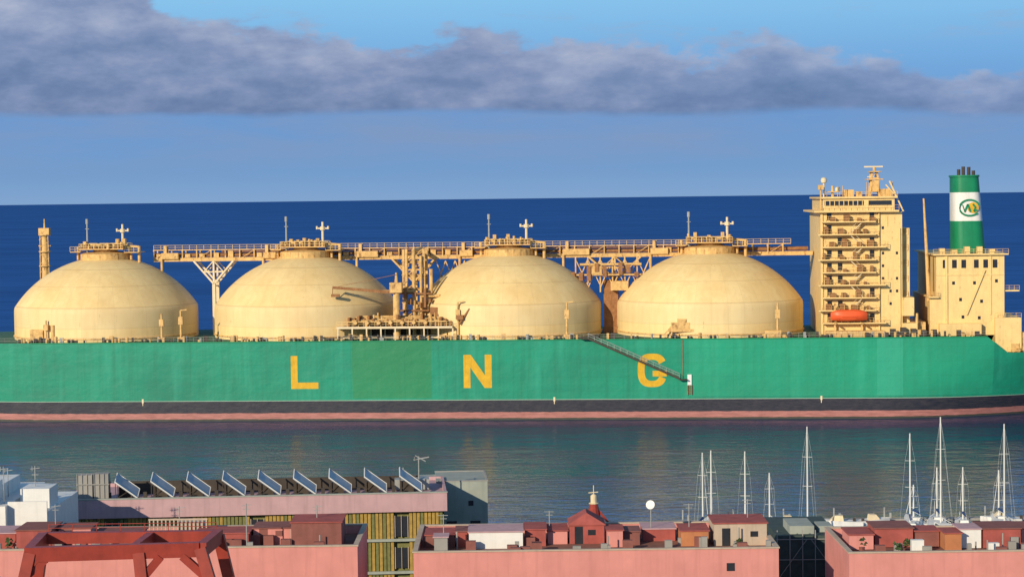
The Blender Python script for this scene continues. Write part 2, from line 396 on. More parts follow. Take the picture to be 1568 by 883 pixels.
g.make('manifold_valve_stations',ship,RUSTY)
g=G()
g.box(-39.3,-13.5,2,9,20.15,20.6)
u=-39
while u<-13: 
    g.beam((u,2.2,17.6),(u,2.2,20.15),.3); g.beam((u,8.8,17.6),(u,8.8,20.15),.3); u+=3.2
g.beam((-39,2.2,18.2),(-13.6,2.2,18.2),.15)
g.make('manifold_platform',ship,CREAM3)
g=G(); g.box(-38,-14,9.2,12,17.6,20); g.make('manifold_drip_tray',ship,DARK)
g=G()
for k in range(44):
    u=-38.5+k*.56; vv=3+random.random()*5; h=.8+random.random()*2.2
    if random.random()<.6: g.cyl((u,vv,20.6),(u,vv,20.6+h),.1+random.random()*.18,n=8)
    else: g.box(u-.25,u+.25,vv-.3,vv+.3,20.6,20.6+h*.7)
for k in range(5): g.cyl((-37+k*.3,3+k*1.1,21.6+.25*k),(-15,3+k*1.1,21.6+.25*k),.16,n=8)
for k in range(7): g.cyl((-35+k*2.6,1.4,21.5),(-35+k*2.6,4,21.5),.42,n=10)
g.make('manifold_piping',ship,CREAM2)
g=G()
for k in range(22):
    u=-37+k*1.08; g.box(u,u+.45,2.4+random.random()*2,7.6,20.7,21.7+random.random()*1.6)
g.make('manifold_valves',ship,RUSTY)
G().rail([(-39.3,2,20.6),(-13.5,2,20.6)],1.1,1.2,.05).make('manifold_rail',ship,CREAM)
g=G(); g.cyl((-26.2,5,17.6),(-26.2,5,29.4),.85,.75,14); g.box(-27.6,-24.9,3.9,6.1,28,30.2); g.cyl((-26.2,5,29.4),(-26.2,5,32.4),.5,.2); g.make('crane_pedestal',ship,CREAM2)
g=G(); g.beam((-26.5,4.2,28.0),(-40.3,3.6,29.3),.45,.6); g.beam((-26.2,4.6,32),(-39,3.7,29.5),.1); g.beam((-40.3,3.6,29.3),(-40.3,3.6,27.2),.14); g.box(-40.6,-38.8,3.2,4,27.2,27.8); g.make('crane_jib',ship,RUSTY)
g=G()
for u,v,h,a in((-78.6,1.6,6.3,0),(-74.3,1.8,7,1),(-105,1.8,5,0),(-101,3.5,6,0),(11.8,2.4,8,1),(57.8,2.3,7.6,0),(-12.3,3,8.2,1)):
    g.cyl((u,v,17.6),(u,v,17.6+h),.28,.2,8); g.box(u-.5,u+.5,v-.4,v+.4,17.6+h*.55,17.6+h*.8)
    if a: g.beam((u,v,17.6+h),(u+1.4,v,17.6+h*1.02),.25)
    g.box(u-.7,u+.7,v-.5,v+.5,17.6,18.6)
g.make('deck_posts',ship,CREAM2)
g=G(); u=-2.7; g.cyl((u,1.6,17.6),(u,1.6,23),.25,.22,8); g.beam((u-1.9,1.6,22.6),(u+1.6,1.6,23.6),.35,.4); g.box(u-.8,u+.5,1.1,2.1,21.2,22); 
g.cyl((-12,2.4,21),(-9.6,2.4,24.4),.25); g.box(-12.6,-11,1.9,3,22,23)
g.make('hose_davit',ship,RUSTY)
g=G(); g.box(34,39.5,1.2,4,19,19.6); g.box(34.6,38.8,1.4,3.6,19.6,21); g.box(36,38,1.4,3,21,21.8); g.cyl((34.8,1.6,17.6),(34.8,1.6,19),.2); g.cyl((39,1.6,17.6),(39,1.6,19),.2); g.beam((33,1.8,18.2),(35,1.8,20.5),.3)
g.box(55,58.5,1,3,17.6,19.2); g.box(-109,-106,2.6,5,17.6,20.4); g.cyl((-103.5,2,17.6),(-103.5,2,21.5),.5)
g.make('provision_winches',ship,CREAM2)
gd=G(); gc=G(); gw=G()
for k in range(190):
    u=-112+random.random()*212; v=.5+random.random()*1.2; h=.3+random.random()*1.1; w=.25+random.random()*.8
    t=random.choice((gd,gd,gc,gc,gw))
    if random.random()<.4: t.cyl((u,v,17.58),(u,v,17.6+h),.15+w*.2,n=8)
    else: t.box(u,u+w,v,v+.5,17.58,17.6+h)
for k in range(24):
    u=-108+k*8.4; gd.cyl((u,.7,17.58),(u,.7,18.3),.25,n=8); gd.cyl((u+.9,.7,17.58),(u+.9,.7,18.3),.25,n=8)
gd.make('mooring_bollards',ship,DARK); gc.make('deck_vents',ship,CREAM2); gw.make('deck_lockers',ship,GREY)
g=G(); pts=[(u,B-hb(u,17.6)+.15,17.6) for u in us if -140<u<=102.5]; g.rail(pts,1.1,2.2,.03); g.make('deck_rail',ship,GREY)
g=G(); gh=G()
p0=Vector((16.6,-.9,17.9)); p1=Vector((36.4,-.9,9.0))
for dv in(-.5,.5):
    d=Vector((0,dv,0)); g.beam(p0+d,p1+d,.14,.36)
    for z in(.55,1.05): gh.beam(p0+d+Vector((0,0,z)),p1+d+Vector((0,0,z)),.06)
    for k in range(15): a=p0.lerp(p1,k/14)+d; gh.beam(a,a+Vector((0,0,1.05)),.05)
for k in range(40):
    a=p0.lerp(p1,k/40+.01); g.box(a.x-.18,a.x+.18,-1.4,-.4,a.z-.02,a.z+.05)
g.box(15,17,-1.5,0,17.7,17.85); g.box(36.2,38,-1.5,-.3,8.7,8.9); g.beam((14.6,-.9,18),(19,-.9,18.6),.2,.3)
g.make('gangway_stair',ship,DARK); gh.make('gangway_rails',ship,GREY)
g=G(); g.box(38.1,39.0,-.3,-.05,7.5,9.8); g.make('pilot_door_frame',ship,WHITE)
g=G(); g.beam((37.1,-.12,17.4),(37.1,-.12,9.2),.1); g.box(38,38.2,-.35,-.06,5.4,7.5);g.box(38.9,39.1,-.35,-.06,5.4,7.5)
for k in range(6): g.beam((38,-.2,5.6+k*.33),(39.1,-.2,5.6+k*.33),.1)
g.make('pilot_ladder',ship,RUSTY)
g=G()
for u in(-82.8,9,67): g.box(u-.2,u+.2,-.06,0.02,4.1,5.0); g.box(u-.08,u+.08,-.08,0,3.5,4.1)
g.make('hull_marks',ship,CREAM3)

# accommodation tower
g=G(); gd=G(); gw=G(); gr=G(); gb=G()
tv=4.0
g.box(66.6,84.2,tv,B*2-4,17.6,44.6)
g.box(84.2,86,tv+2,B*2-6,17.6,41)
g.box(65.2,83.4,tv-1.5,B*2-2.5,44.6,45.0)
g.box(67.2,82.6,tv,B*2-4,45.0,47.6)
g.box(66.6,83.2,tv-.6,B*2-3.4,47.6,48.0)
gd.box(67.5,76,tv-.02,tv+.1,46.0,47.1); gd.box(77,82,tv-.02,tv+.1,46.0,47.1)
for k in range(9): g.box(67.6+k*1.0,67.75+k*1.0,tv-.08,tv,45.9,47.2)
gr.rail([(65.2,tv-1.5,45),(83.4,tv-1.5,45)],1.1,1.2,.05).rail([(66.6,tv-.6,48),(83.2,tv-.6,48)],1.0,1.3,.05)
for k in range(9):
    z=20.4+k*2.75
    x0=66.0 if k%2 else 66.8; x1=(78.4 if k%3 else 80.5)
    g.box(x0,x1,tv-2.0,tv,z,z+.28)
    gr.rail([(x0,tv-1.95,z+.28),(x1,tv-1.95,z+.28)],1.05,1.3,.05)
    for q in range(4):
        xx=x0+1+q*2.9+random.random(); gb.box(xx,xx+.5+random.random()*.9,tv-1.6,tv-.3,z+.28,z+.9+random.random()*1.1)
    for xx in(68,70.3,77.2):
        if random.random()<.8: gd.box(xx,xx+1.0,tv-.03,tv+.1,z+.5,z+2.2)
    for xx in(79.8,81.4,82.8):
        if random.random()<.45: gd.box(xx,xx+.5,tv-.03,tv+.1,z+1.2,z+1.8)
    s=1 if k%2 else -1
    if k<8:
        a=Vector((74.2-s*1.5,tv-1.15,z+.2)); b_=Vector((74.2+s*1.5,tv-1.15,z+2.95))
        gw.beam(a,b_,.7,.16); gw.beam(a+Vector((0,-.35,1)),b_+Vector((0,-.35,1)),.06)
for zz in(24.5,30,36,41.5): g.box(80.9,81.1,tv-.12,tv,zz,zz+2.2)
g.cyl((79.2,tv-.3,18),(79.2,tv-.3,44.5),.2); g.cyl((83.7,tv-.2,18),(83.7,tv-.2,41),.15); g.box(66.6,67.1,tv-.35,tv,18,44.5)
g.box(84.2,86.6,tv-1,tv+6,22,26); g.box(84.2,87.3,tv-1,tv+8,17.6,20.4)
for k in range(5): g.box(84.2,85.7,tv+1.8,tv+9,26+k*3.4,26.2+k*3.4); gr.rail([(84.2,tv+1.9,26.2+k*3.4),(85.7,tv+1.9,26.2+k*3.4)],1,.7,.05)
g.beam((81.6,tv+1,51.3),(84.6,tv+1,44.6),.3); g.beam((80.8,tv+1,50.5),(83,tv+1,48),.25)
g.make('accommodation_block',ship,CREAM,loc=AFT); gd.make('block_windows',ship,GLASSD,loc=AFT); gw.make('outside_stairs',ship,CREAM3,loc=AFT); gr.make('block_rails',ship,CREAM2,loc=AFT); gb.make('balcony_lockers',ship,RUSTY,loc=AFT)
g=G(); mx=78.8
for dx,dy in((-1.1,5),(1.1,5),(-1.1,8),(1.1,8)): g.beam((mx+dx,tv+dy,47.6),(mx+dx*.5,tv+dy,53.4),.4)
for z in(49,50.5,52): g.beam((mx-1,tv+5,z),(mx+1,tv+5,z),.25); g.beam((mx-1,tv+5,z),(mx+1,tv+5,z+1.5),.16)
g.box(mx-1.8,mx+1.8,tv+4,tv+9,51.6,51.85); g.box(mx-1.2,mx+1.4,tv+4,tv+9,53.3,53.5); g.cyl((mx,tv+6,53.2),(mx,tv+6,54.4),.3); g.box(mx-.6,mx+.9,tv+4.2,tv+6,49,51.5)
g.cyl((69.5,tv+3,48),(69.5,tv+3,50.4),.3); g.box(68.3,70.8,tv+2,tv+5,49,49.2)
g.box(72,74.2,tv+4,tv+6,48,49.5); g.box(74.7,76,tv+4,tv+6,48,49.1); g.cyl((66.8,tv+1,45),(66.8,tv+1,50.6),.2); g.box(66.2,67.4,tv+.6,tv+1.6,49.6,50.6); g.box(80,82.2,tv+2,tv+6,48,49.6)
for xx in(70.5,71.6,76.8,82.4): g.cyl((xx,tv+2,48),(xx,tv+2,50+random.random()*1.5),.08)
g.make('radar_mast',ship,CREAM2,loc=AFT)
g=G(); g.beam((mx-2.2,tv+6,54.5),(mx+1.9,tv+6,54.5),.3,.3); g.lathe([(.1,-.7),(.55,-.5),(.7,0),(.55,.5),(.1,.7)],(67.6,tv+3,51.6),14); g.lathe([(.1,-.6),(.5,-.4),(.6,0),(.5,.4),(.1,.6)],(70.6,tv+3,49.6),14)
g.beam((mx-1.6,tv+5,52.3),(mx-.2,tv+5,52.3),.2); g.cyl((67.6,tv+3,48),(67.6,tv+3,51),.2)
g.make('radar_scanners',ship,CREAM3,True,loc=AFT)
# lifeboat
vs=[];fs=[];NS=13
for i in range(NS):
    t=i/(NS-1)*2-1; w=max(.05,(1-abs(t)**3))**.6; zk=.35*t*t
    ring_=[(0,0+zk),(.8*w,.35+zk),(1.25*w,1.2),(1.2*w,1.6),(.9*w,2.3*(.75+.25*w)),(0,2.6*(.7+.3*w))]
    full=ring_+[(-a_,b2) for a_,b2 in ring_[-2:0:-1]]
    for a_,b2 in full: vs.append((72.4+t*3.9,1.2+a_,21.0+b2))
M=10
for i in range(NS-1):
    for j in range(M): fs.append((i*M+j,i*M+(j+1)%M,(i+1)*M+(j+1)%M,(i+1)*M+j))
fs+=[tuple(range(M)),tuple((NS-1)*M+j for j in range(M))]
G().add(vs,fs).make('lifeboat',ship,ORANGE,True,loc=AFT)
g=G()
for u in(69.5,75.3): g.beam((u,2.9,17.6),(u,2.7,24.5),.35); g.beam((u,2.7,24.5),(u,.9,25),.3); g.beam((u,1.2,25),(u,1.2,23.4),.1); g.beam((u,2.7,20.6),(u,.2,20.6),.3)
g.box(67.5,80,1,3.9,17.6,18.9); g.make('lifeboat_davits',ship,CREAM2,loc=AFT)
# engine casing and funnel
g=G(); gd=G(); gr=G(); cv=5
g.box(91.6,106.2,cv,B*2-5,17.6,35.0); g.box(90.9,107,cv-.8,B*2-4,35.0,35.3)
g.box(90.2,91.6,cv,B*2-6,17.6,25.8); g.box(89.8,92,cv-1,cv+10,25.8,26.1)
g.box(104,109.6,cv-1.5,B*2-5,14,21.4); g.box(92,101,cv-2,cv,17.6,20.2)
g.box(93.5,94,cv-.3,cv,20,35); g.box(103,103.4,cv-.2,cv,22,35); g.box(91.6,106.2,cv-.15,cv,30.6,30.9)
for k in range(6):
    xx=93+k*2.0+(.7 if k>2 else 0); gd.box(xx,xx+1.0,cv-.05,cv+.1,32.2,34)
for xx,zz_ in((95,28.6),(99.5,28.6),(96.5,25),(101,24.6),(104.2,29),(97,21.2),(100.5,21)): gd.box(xx,xx+.6,cv-.04,cv+.1,zz_,zz_+.7)
gr.rail([(90.9,cv-.7,35.3),(107,cv-.7,35.3)],1.0,1.2,.05).rail([(89.8,cv-1,26.1),(92,cv-1,26.1)],1,.9,.05).rail([(104,cv-1.4,21.4),(109.6,cv-1.4,21.4)],1,1,.05)
g.box(106.2,109.5,cv+.5,cv+4,27,27.3); gr.rail([(106.2,cv+.5,27.3),(109.5,cv+.5,27.3)],1,.9,.05)
g.beam((98,cv-.3,22),(102,cv-.3,31.8),.25,.35)
for k in range(5): g.box(92.5+k*2.7,93.6+k*2.7,cv+1,cv+3,35.3,36+random.random()*1)
g.make('engine_casing',ship,CREAM,loc=AFT); gd.make('casing_windows',ship,GLASSD,loc=AFT); gr.make('casing_rails',ship,CREAM2,loc=AFT)
def fsec(z):
    t=(z-35.3)/(52.8-35.3); x0=96.2+.0*t; x1=103.5-1.5*t; return (x0+x1)/2,(x1-x0)/2
def funnel(z0_,z1_,mat,name,ex=0,n_=36):
    vs=[];fs=[]
    for z in(z0_,z1_):
        c_,a_=fsec(z)
        for i in range(n_):
            t=2*math.pi*i/n_; ct,st_=math.cos(t),math.sin(t)
            e=.55; vs.append((c_+(a_+ex)*math.copysign(abs(ct)**e,ct),16+(4.6+ex)*math.copysign(abs(st_)**e,st_),z))
    fs=[(i,(i+1)%n_,(i+1)%n_+n_,i+n_) for i in range(n_)]+[tuple(range(n_)),tuple(range(n_,2*n_))]
    G().add(vs,fs).make(name,ship,mat,True,loc=AFT)
funnel(35.3,42.3,GREENF,'funnel_base'); funnel(42.3,48.6,WHITE,'funnel_white_band'); funnel(48.6,52.0,GREENF,'funnel_crown'); funnel(52.0,52.4,GREENF,'funnel_rim',.2)
g=G()
for x_,h in((97.7,1.3),(98.7,1.9),(99.9,1.8),(100.9,1.0)): g.cyl((x_,14,52.3),(x_,14,52.4+h),.38)
g.make('exhaust_pipes',ship,DARK,loc=AFT)
fy=16-4.6
g=G()
cx,cz=99.7,45.2
for i in range(20):
    t=2*math.pi*i/20; t2=2*math.pi*(i+1)/20
    g.add([(cx+.75,fy-.06,cz),(cx+.75+1.25*math.cos(t),fy-.06,cz+1.2*math.sin(t)),(cx+.75+1.25*math.cos(t2),fy-.06,cz+1.2*math.sin(t2))],[(0,1,2)])
g.make('emblem_flame',ship,YEL,loc=AFT)
g=G()
arc=[(2.25*math.cos(R(t)),1.75*math.sin(R(t))) for t in range(20,325,20)]
for stroke in (arc,[(-1.6,.7),(-1.1,-.9),(-.4,.8),(.2,-.9)],[(.7,.8),(1.3,.1),(.9,-.8),(1.7,-.5)]):
    for a_,b2 in zip(stroke[:-1],stroke[1:]): g.beam((cx+a_[0],fy-.12,cz+a_[1]),(cx+b2[0],fy-.12,cz+b2[1]),.1,.4)
g.make('emblem_script',ship,GREENF,loc=AFT)
g=G(); g.cyl((91.0,cv+2,25),(89.9,cv+2,47.4),.5,.2); g.make('derrick_post',ship,CREAM2)
g=G(); 
for k in range(14):
    u=106.5+random.random()*13; g.box(u,u+.6+random.random()*1.2,2.5+random.random()*3,7,14,14.8+random.random()*1.8)
g.cyl((109,4,14),(109,4,19.5),.3); g.box(108,112,4,8,14,18.2); g.cyl((113,5,16),(117,5,16),1.2)
g.box(86.5,90,5,20,17.6,20.5); g.box(87,89,2,5,17.6,19); g.cyl((88,4,17.6),(88,4,22.5),.3)
g.make('stern_winches',ship,CREAM2)
G().rail([(107,1.5,14),(113,2,14),(118,3,14)],1.1,1.2,.05).make('stern_rail',ship,CREAM2)
g=G()
for k in range(5): g.box(82+k*2.2,83.2+k*2.2,1.5,2.6,17.6,18.6+random.random())
g.make('deck_lockers_aft',ship,DARK)

# ------------------------------------------------------------------ sailing boats
def sailboat(x,y,top,L,rot,cover=True):
    e=empty('sailboat',(x,y,0),rot)
    vs=[];fs=[];NS=13;bw=L*.15
    for i in range(NS):
        t=i/(NS-1); w=bw*(.72+.28*math.sin(min(1,t*1.6)*math.pi/2))*(1-max(0,(t-.45)/.55)**2.2); w=max(w,.03)
        sh=.85+.3*t*t
        xx=(t-.45)*L
        for a,b2 in((-w,sh),(-w*.93,.4),(-w*.5,-.2),(0,-.45),(w*.5,-.2),(w*.93,.4),(w,sh),(0,sh+.06)): vs.append((xx,a,b2))
    for i in range(NS-1):
        for j in range(8): fs.append((i*8+j,i*8+(j+1)%8,(i+1)*8+(j+1)%8,(i+1)*8+j))
    fs+=[tuple(range(8)),tuple((NS-1)*8+j for j in range(8))]
    G().add(vs,fs).make('hull',e,WHITE,True)
    g=G(); a=bw*.55
    g.add([(-.15*L,-a,.8),(.22*L,-a*.7,.9),(.22*L,a*.7,.9),(-.15*L,a,.8),(-.13*L,-a*.85,1.4),(.14*L,-a*.6,1.3),(.14*L,a*.6,1.3),(-.13*L,a*.85,1.4)],[(0,1,5,4),(1,2,6,5),(2,3,7,6),(3,0,4,7),(4,5,6,7)])
    g.make('cabin',e,WHITE)
    g=G(); g.box(-.1*L,.06*L,-a*.93,-a*.8,1.0,1.25); g.box(-.1*L,.06*L,a*.8,a*.93,1.0,1.25); g.make('cabin_windows',e,GLASSD)
    g=G(); mx=.08*L; g.cyl((mx,0,.8),(mx,0,top),.13,.09,8); g.cyl((mx,0,2.1),(-.32*L,0,2.0),.07,.06,6)
    for k in(.45,.72): g.beam((mx,-.7,top*k),(mx,.7,top*k),.05)
    for q in((.54*L,0,1.15),(-.44*L,0,.9)): g.beam((mx,0,top-.2),q,.016)
    for s in(-1,1): g.beam((mx,0,top-.2),(mx,.7*s,top*.72),.014); g.beam((mx,.7*s,top*.72),(mx,bw*.9*s,.9),.014)
    g.rail([(-.43*L,-bw*.65,.85),(0,-bw*.95,.9),(.3*L,-bw*.6,1.0)],.6,1.6,.015)
    g.make('mast_and_rigging',e,MAST)
    if cover:
        g=G(); g.cyl((mx-.1,0,2.3),(-.3*L,0,2.2),.2,.12,8); g.make('sail_cover',e,SAIL)
        g=G(); g.cyl((.53*L,0,1.4),(mx+(.46*L)*.08,0,top*.92),.05,.03,6); g.make('furled_genoa',e,WHITE)
    return e
random.seed(3)
for (brg,y,top,L,rot) in ((288,294,11.7,10,75),(303,299,11.4,9,88),(355,295,11.7,9,85),(394,297,8.3,7,100),(449,292,15.5,10,70),
          (609,294,14.1,11,80),(616,299,6.0,8,96),(659,293,16.5,12,95),(651,299,8.5,8,85),(691,296,8.9,8,85),(756,293,15.4,12,88),(747,299,8.0,7,92),(835,294,13,11,90)):
    sailboat(brg*y/3150,y,top,L,R(rot),random.random()<.5)
for (xx,y,L,rot) in ((40,300.5,6,5),(47.5,300,7,175),(52.5,300.6,5.5,10),(33.5,301,5,0),(71.5,301,6,178),(79,300.5,6,5)):
    e=empty('motor_boat',(xx,y,0),R(rot)); vs=[];fs=[]
    for i in range(9):
        t=i/8; w=max(.04,1.05*(1-max(0,(t-.5)/.5)**2)); sh=.7+.35*t
        for a_,b2 in((-w,sh),(-w*.8,.1),(0,-.25),(w*.8,.1),(w,sh),(0,sh-.1)): vs.append(((t-.5)*L,a_,b2))
    for i in range(8):
        for j in range(6): fs.append((i*6+j,i*6+(j+1)%6,(i+1)*6+(j+1)%6,(i+1)*6+j))
    fs+=[tuple(range(6)),tuple(48+j for j in range(6))]
    G().add(vs,fs).make('hull',e,WHITE,True)
    g=G(); g.add([(-.1*L,-.7,.7),(.2*L,-.6,.8),(.2*L,.6,.8),(-.1*L,.7,.7),(-.08*L,-.6,1.6),(.08*L,-.5,1.6),(.08*L,.5,1.6),(-.08*L,.6,1.6)],[(0,1,5,4),(1,2,6,5),(2,3,7,6),(3,0,4,7),(4,5,6,7)]); g.make('cabin',e,CREAM3)
    g=G(); g.cyl((-.42*L,0,.9),(-.42*L,0,2.2),.03); g.box(-.53*L,-.47*L,-.2,.2,.3,1.1); g.make('outboard_motor',e,DARK)
g=G(); g.box(22,110,302.6,304.2,.15,.5); 
pont=empty('pontoon'); g.make('deck',pont,CONC)
g=G()
for k in range(12): g.cyl((25+k*7.5,304.4,-3),(25+k*7.5,304.4,2.0),.13,.13,8); g.box(25.6+k*7.5,25.9+k*7.5,303.6,303.9,.5,1.3)
g.make('piles_and_pedestals',pont,GREY)

# ------------------------------------------------------------------ solar roof building
A=empty('pink_parapet_building',(-50.5,230,0),R(3.6))
L=42.9
g=G(); g.box(0,L,0,14,13.2,14.9); g.box(0,L,0,.35,14.9,15.3); g.box(0,L,13.65,14,14.9,15.3); g.box(0,.35,.35,13.65,14.9,15.3); g.box(L-.35,L,.35,13.65,14.9,15.3)
g.make('parapet_band',A,PINK2)
g=G(); g.box(-.06,L+.06,-.08,.42,15.3,15.42); g.box(0,L,.2,.5,9.8,10.1); g.box(0,L,.2,.5,6.1,6.4); g.make('coping_and_floor_slabs',A,GREYW)
g=G(); g.box(.3,L-.3,1.0,13.8,2.2,13.2); g.make('inner_walls',A,OLIVE)
g=G(); g2=G(); gd=G(); gw=G()
x=.4
i=0
while x<L-.6:
    for z0_,z1_ in((10.1,13.2),(6.4,9.8),(2.4,6.1)):
        r=random.random()
        (g if r<.68 else g2).box(x,x+.34,.45+random.random()*.1,.62,z0_,z1_)
    x+=.43; i+=1
    if i%15==9:
        for z0_ in(10.3,6.7): gd.box(x+.1,x+1.5,.7,.8,z0_,z0_+2.3); gw.box(x+.02,x+.1,.6,.82,z0_-.1,z0_+2.4); gw.box(x+.76,x+.82,.6,.82,z0_-.1,z0_+2.4); gw.box(x+1.5,x+1.58,.6,.82,z0_-.1,z0_+2.4)
        x+=1.7
g.make('ochre_slats',A,OCHRE); g2.make('olive_slats',A,OLIVE); gd.make('windows',A,GLASSD); gw.make('window_frames',A,BEIGE)
g=G(); g.box(1.2,2.9,1,2.6,15.2,18.0); g.box(3.05,4.7,1,2.6,15.2,18.1)
for xx in(1.2,1.75,2.3,2.85,3.1,3.65,4.2,4.65): g.box(xx-.04,xx+.04,.9,1,15,18.15)
g.box(1.1,4.8,.85,2.7,16.9,17.0)
g.make('roof_tanks',A,CONC)
SOL,n,p=newmat('solar_glass'); oc=n.new('ShaderNodeTexCoord').outputs['Object']
c=n.mix(n.mr(n.noise(oc,.8,3),.3,.7),(.42,.43,.44),(.28,.3,.33)); n.l.new(c,p.inputs['Base Color']); p.inputs['Roughness'].default_value=.3
gs=G(); gf=G(); gl_=G()
for k in range(9):
    x=5.4+k*4.02
    ya,yb=1.0,3.4
    def P(s,t): return Vector((x+2.5*s,ya+(yb-ya)*t,17.15-1.85*s+.7*t))
    a,b_,c_,d=P(0,0),P(1,0),P(1,1),P(0,1); up=Vector((.06,0,.08))
    gs.add([a,b_,c_,d,a-up,b_-up,c_-up,d-up],[(0,1,2,3),(7,6,5,4),(0,4,5,1),(1,5,6,2),(2,6,7,3),(3,7,4,0)])
    for p_,q_ in((a,b_),(d,a)): gf.beam(p_+up*.3,q_+up*.3,.09)
    for p_,q_ in((b_,c_),(c_,d)): gf.beam(p_+up*.3,q_+up*.3,.06)
    for t in(.05,.95):
        q_=P(.02,t); gl_.beam(q_,(q_.x,q_.y,14.9),.08); q2=P(.6,t); gl_.beam((q_.x,q_.y,15.2),q2,.06)
        gl_.beam((q_.x,q_.y,15.05),(x+2.5,q_.y,15.05),.08)
    gl_.box(x-.9,x-.5,1.4,1.8,14.9,15.9)
    gl_.box(x+.1,x+1.6,3.6,4.4,14.9,16.2)
gs.make('solar_collectors',A,SOL); gf.make('collector_frames',A,WHITE); gl_.make('collector_stands',A,DARK)
g=G(); g.box(6,L-3,7,7.2,14.9,16.4); g.box(8,L-6,9,12.5,14.9,15.6); g.make('roof_dark_screen',A,DARK)
g=G(); g.cyl((39.8,4,14.9),(39.8,4,19.0),.07); g.beam((39.2,4,18.6),(41,4,18.9),.12); g.beam((39.4,4,19.1),(40.6,4,18.4),.1); g.beam((39.3,3.6,18.9),(39.5,4.5,18.4),.1); g.cyl((38,5,15),(38,5,17.6),.06); g.box(37,41,5,8,15,16.2); g.make('roof_aerial',A,GREY)
A2=empty('grey_annexe_building',(-9.3,243,0),R(3))
g=G(); g.box(0,6.1,0,9,2.2,15.1); g.box(-2.6,0,1,9,2.2,14.8); g.make('walls',A2,GREYW)
g=G(); g.box(-.05,6.15,-.05,.2,15.1,15.22); g.box(-.05,6.15,8.8,9.05,15.1,15.22);g.box(5.95,6.15,.2,8.8,15.1,15.22); g.make('coping',A2,CONC)
g=G(); g.box(3.8,4.4,-.04,.05,12.2,12.8); g.box(1.2,2.4,-.04,.05,9.2,10.4); g.box(4,5.2,-.04,.05,9.2,10.4); g.make('windows',A2,GLASSD)

W_=empty('white_house',(0,0,0))
g=G(); g.box(-75,-51.8,208,226,2.2,18.0); g.box(-51.8,-47.8,209,224,2.2,17.2); g.box(-75,-53.4,208,208.3,18,18.9); g.box(-62,-53.6,212,222,18,19.4)
g.box(-53.9,-53.5,208.4,214,18,20); g.box(-51.8,-47.8,209,209.25,17.2,18.3); g.box(-51.2,-48.2,212,216,17.2,19.2)
g.make('walls',W_,WHITE)
g=G(); g.box(-52.9,-52.1,207.95,208.1,14.6,16); g.box(-50.4,-49.5,208.95,209.1,13.6,15.2); g.box(-47.82,-47.75,211,212.4,13,15); g.make('windows',W_,GLASSD)
g=G()
for x,y,h in((-52.4,210,21.8),(-50.1,214,21.3),(-53.2,215,21)): g.cyl((x,y,16.5),(x,y,h),.05); g.beam((x-.5,y,h-.3),(x+.5,y,h-.2),.06); g.beam((x-.35,y,h-.9),(x+.35,y,h-.9),.06); g.beam((x-.3,y,h),(x-.3,y,h-.5),.05)
g.make('aerials',W_,GREY)

# ------------------------------------------------------------------ pink flat-roof houses
def house(name,x0,x1,y0,y1,ztop,rot=0):
    e=empty(name,(x0,y0,0),rot); w=x1-x0; d=y1-y0
    g=G(); g.box(0,w,0,d,2.2,ztop-.8)
    g.box(0,w,0,.3,ztop-.8,ztop); g.box(0,w,d-.3,d,ztop-.8,ztop); g.box(0,.3,.3,d-.3,ztop-.8,ztop); g.box(w-.3,w,.3,d-.3,ztop-.8,ztop)
    g.make('walls',e,PINK)
    g=G(); g.box(-.08,w+.08,-.08,.38,ztop,ztop+.12); g.box(-.08,w+.08,d-.38,d+.08,ztop,ztop+.12); g.box(-.08,.38,.38,d-.38,ztop,ztop+.12); g.box(w-.38,w+.08,.38,d-.38,ztop,ztop+.12)
    g.make('coping',e,BEIGE)
    g=G(); g.box(.31,w-.31,.31,d-.31,ztop-.81,ztop-.76); g.make('roof_tiles',e,ROOFM)
    gd=G(); gf=G(); x=1.5
    while x<w-2:
        for z in(4,7.2,10.4):
            gd.box(x,x+1.1,-.03,.05,z,z+1.5); gf.box(x-.1,x+1.2,-.09,-.002,z-.14,z-.02)
        x+=3.1
    gd.make('windows',e,GLASSD); gf.make('window_sills',e,WHITE)
    gc=G(); gp_=G(); gt=G()
    for k in range(int(w*1.0)):
        x=.8+random.random()*(w-1.6); y=.8+random.random()*(d*.45); h=ztop-.8
        r=random.random()
        if r<.35: gc.box(x,x+.3+random.random()*.5,y,y+.4,h,h+.6+random.random()*.7)
        elif r<.65: gc.cyl((x,y,h),(x,y,h+.8+random.random()*1.0),.07,n=7)
        elif r<.75:
            gt.cyl((x,y,h),(x,y,h+.35),.22,.28,8)
            for q in range(26):
                a_=random.random()*6.28; rr=random.random()*.42; zz_=h+.4+random.random()*.7; cx_,cy_=x+rr*math.cos(a_),y+rr*math.sin(a_)
                s_=.1+random.random()*.1; gp_.add([(cx_-s_,cy_,zz_),(cx_+s_,cy_+s_*random.uniform(-1,1),zz_+s_*.3),(cx_,cy_+random.uniform(-s_,s_),zz_+s_*1.6)],[(0,1,2)])
        else: gt.box(x,x+.9,y,y+.6,h,h+.95)
    gc.make('roof_vents',e,CONC); gp_.make('potted_plants',e,PLANT); gt.make('pots_and_benches',e,BROWN)
    return e
def vol(e,x0,x1,y0,y1,z0,z1,mat,name,slab=True,door=False):
    g=G(); g.box(x0,x1,y0,y1,z0,z1); g.make(name,e,mat)
    if slab:
        g=G(); g.box(x0-.12,x1+.12,y0-.12,y1+.12,z1,z1+.1); g.make(name+'_slab',e,random.choice((PINK2,REDW,REDW,BROWN)))
    if door:
        g=G(); g.box(x0+(x1-x0)*.15,x0+(x1-x0)*.15+.75,y0-.03,y0+.05,z0,z0+1.6); g.box(x1-1.5,x1-.8,y0-.03,y0+.05,z0+.8,z0+1.3); g.make(name+'_openings',e,BROWN if random.random()<.4 else GLASSD)
b=house('pink_terrace_house',-70,-13.9,180,192,18.2)
f=17.4
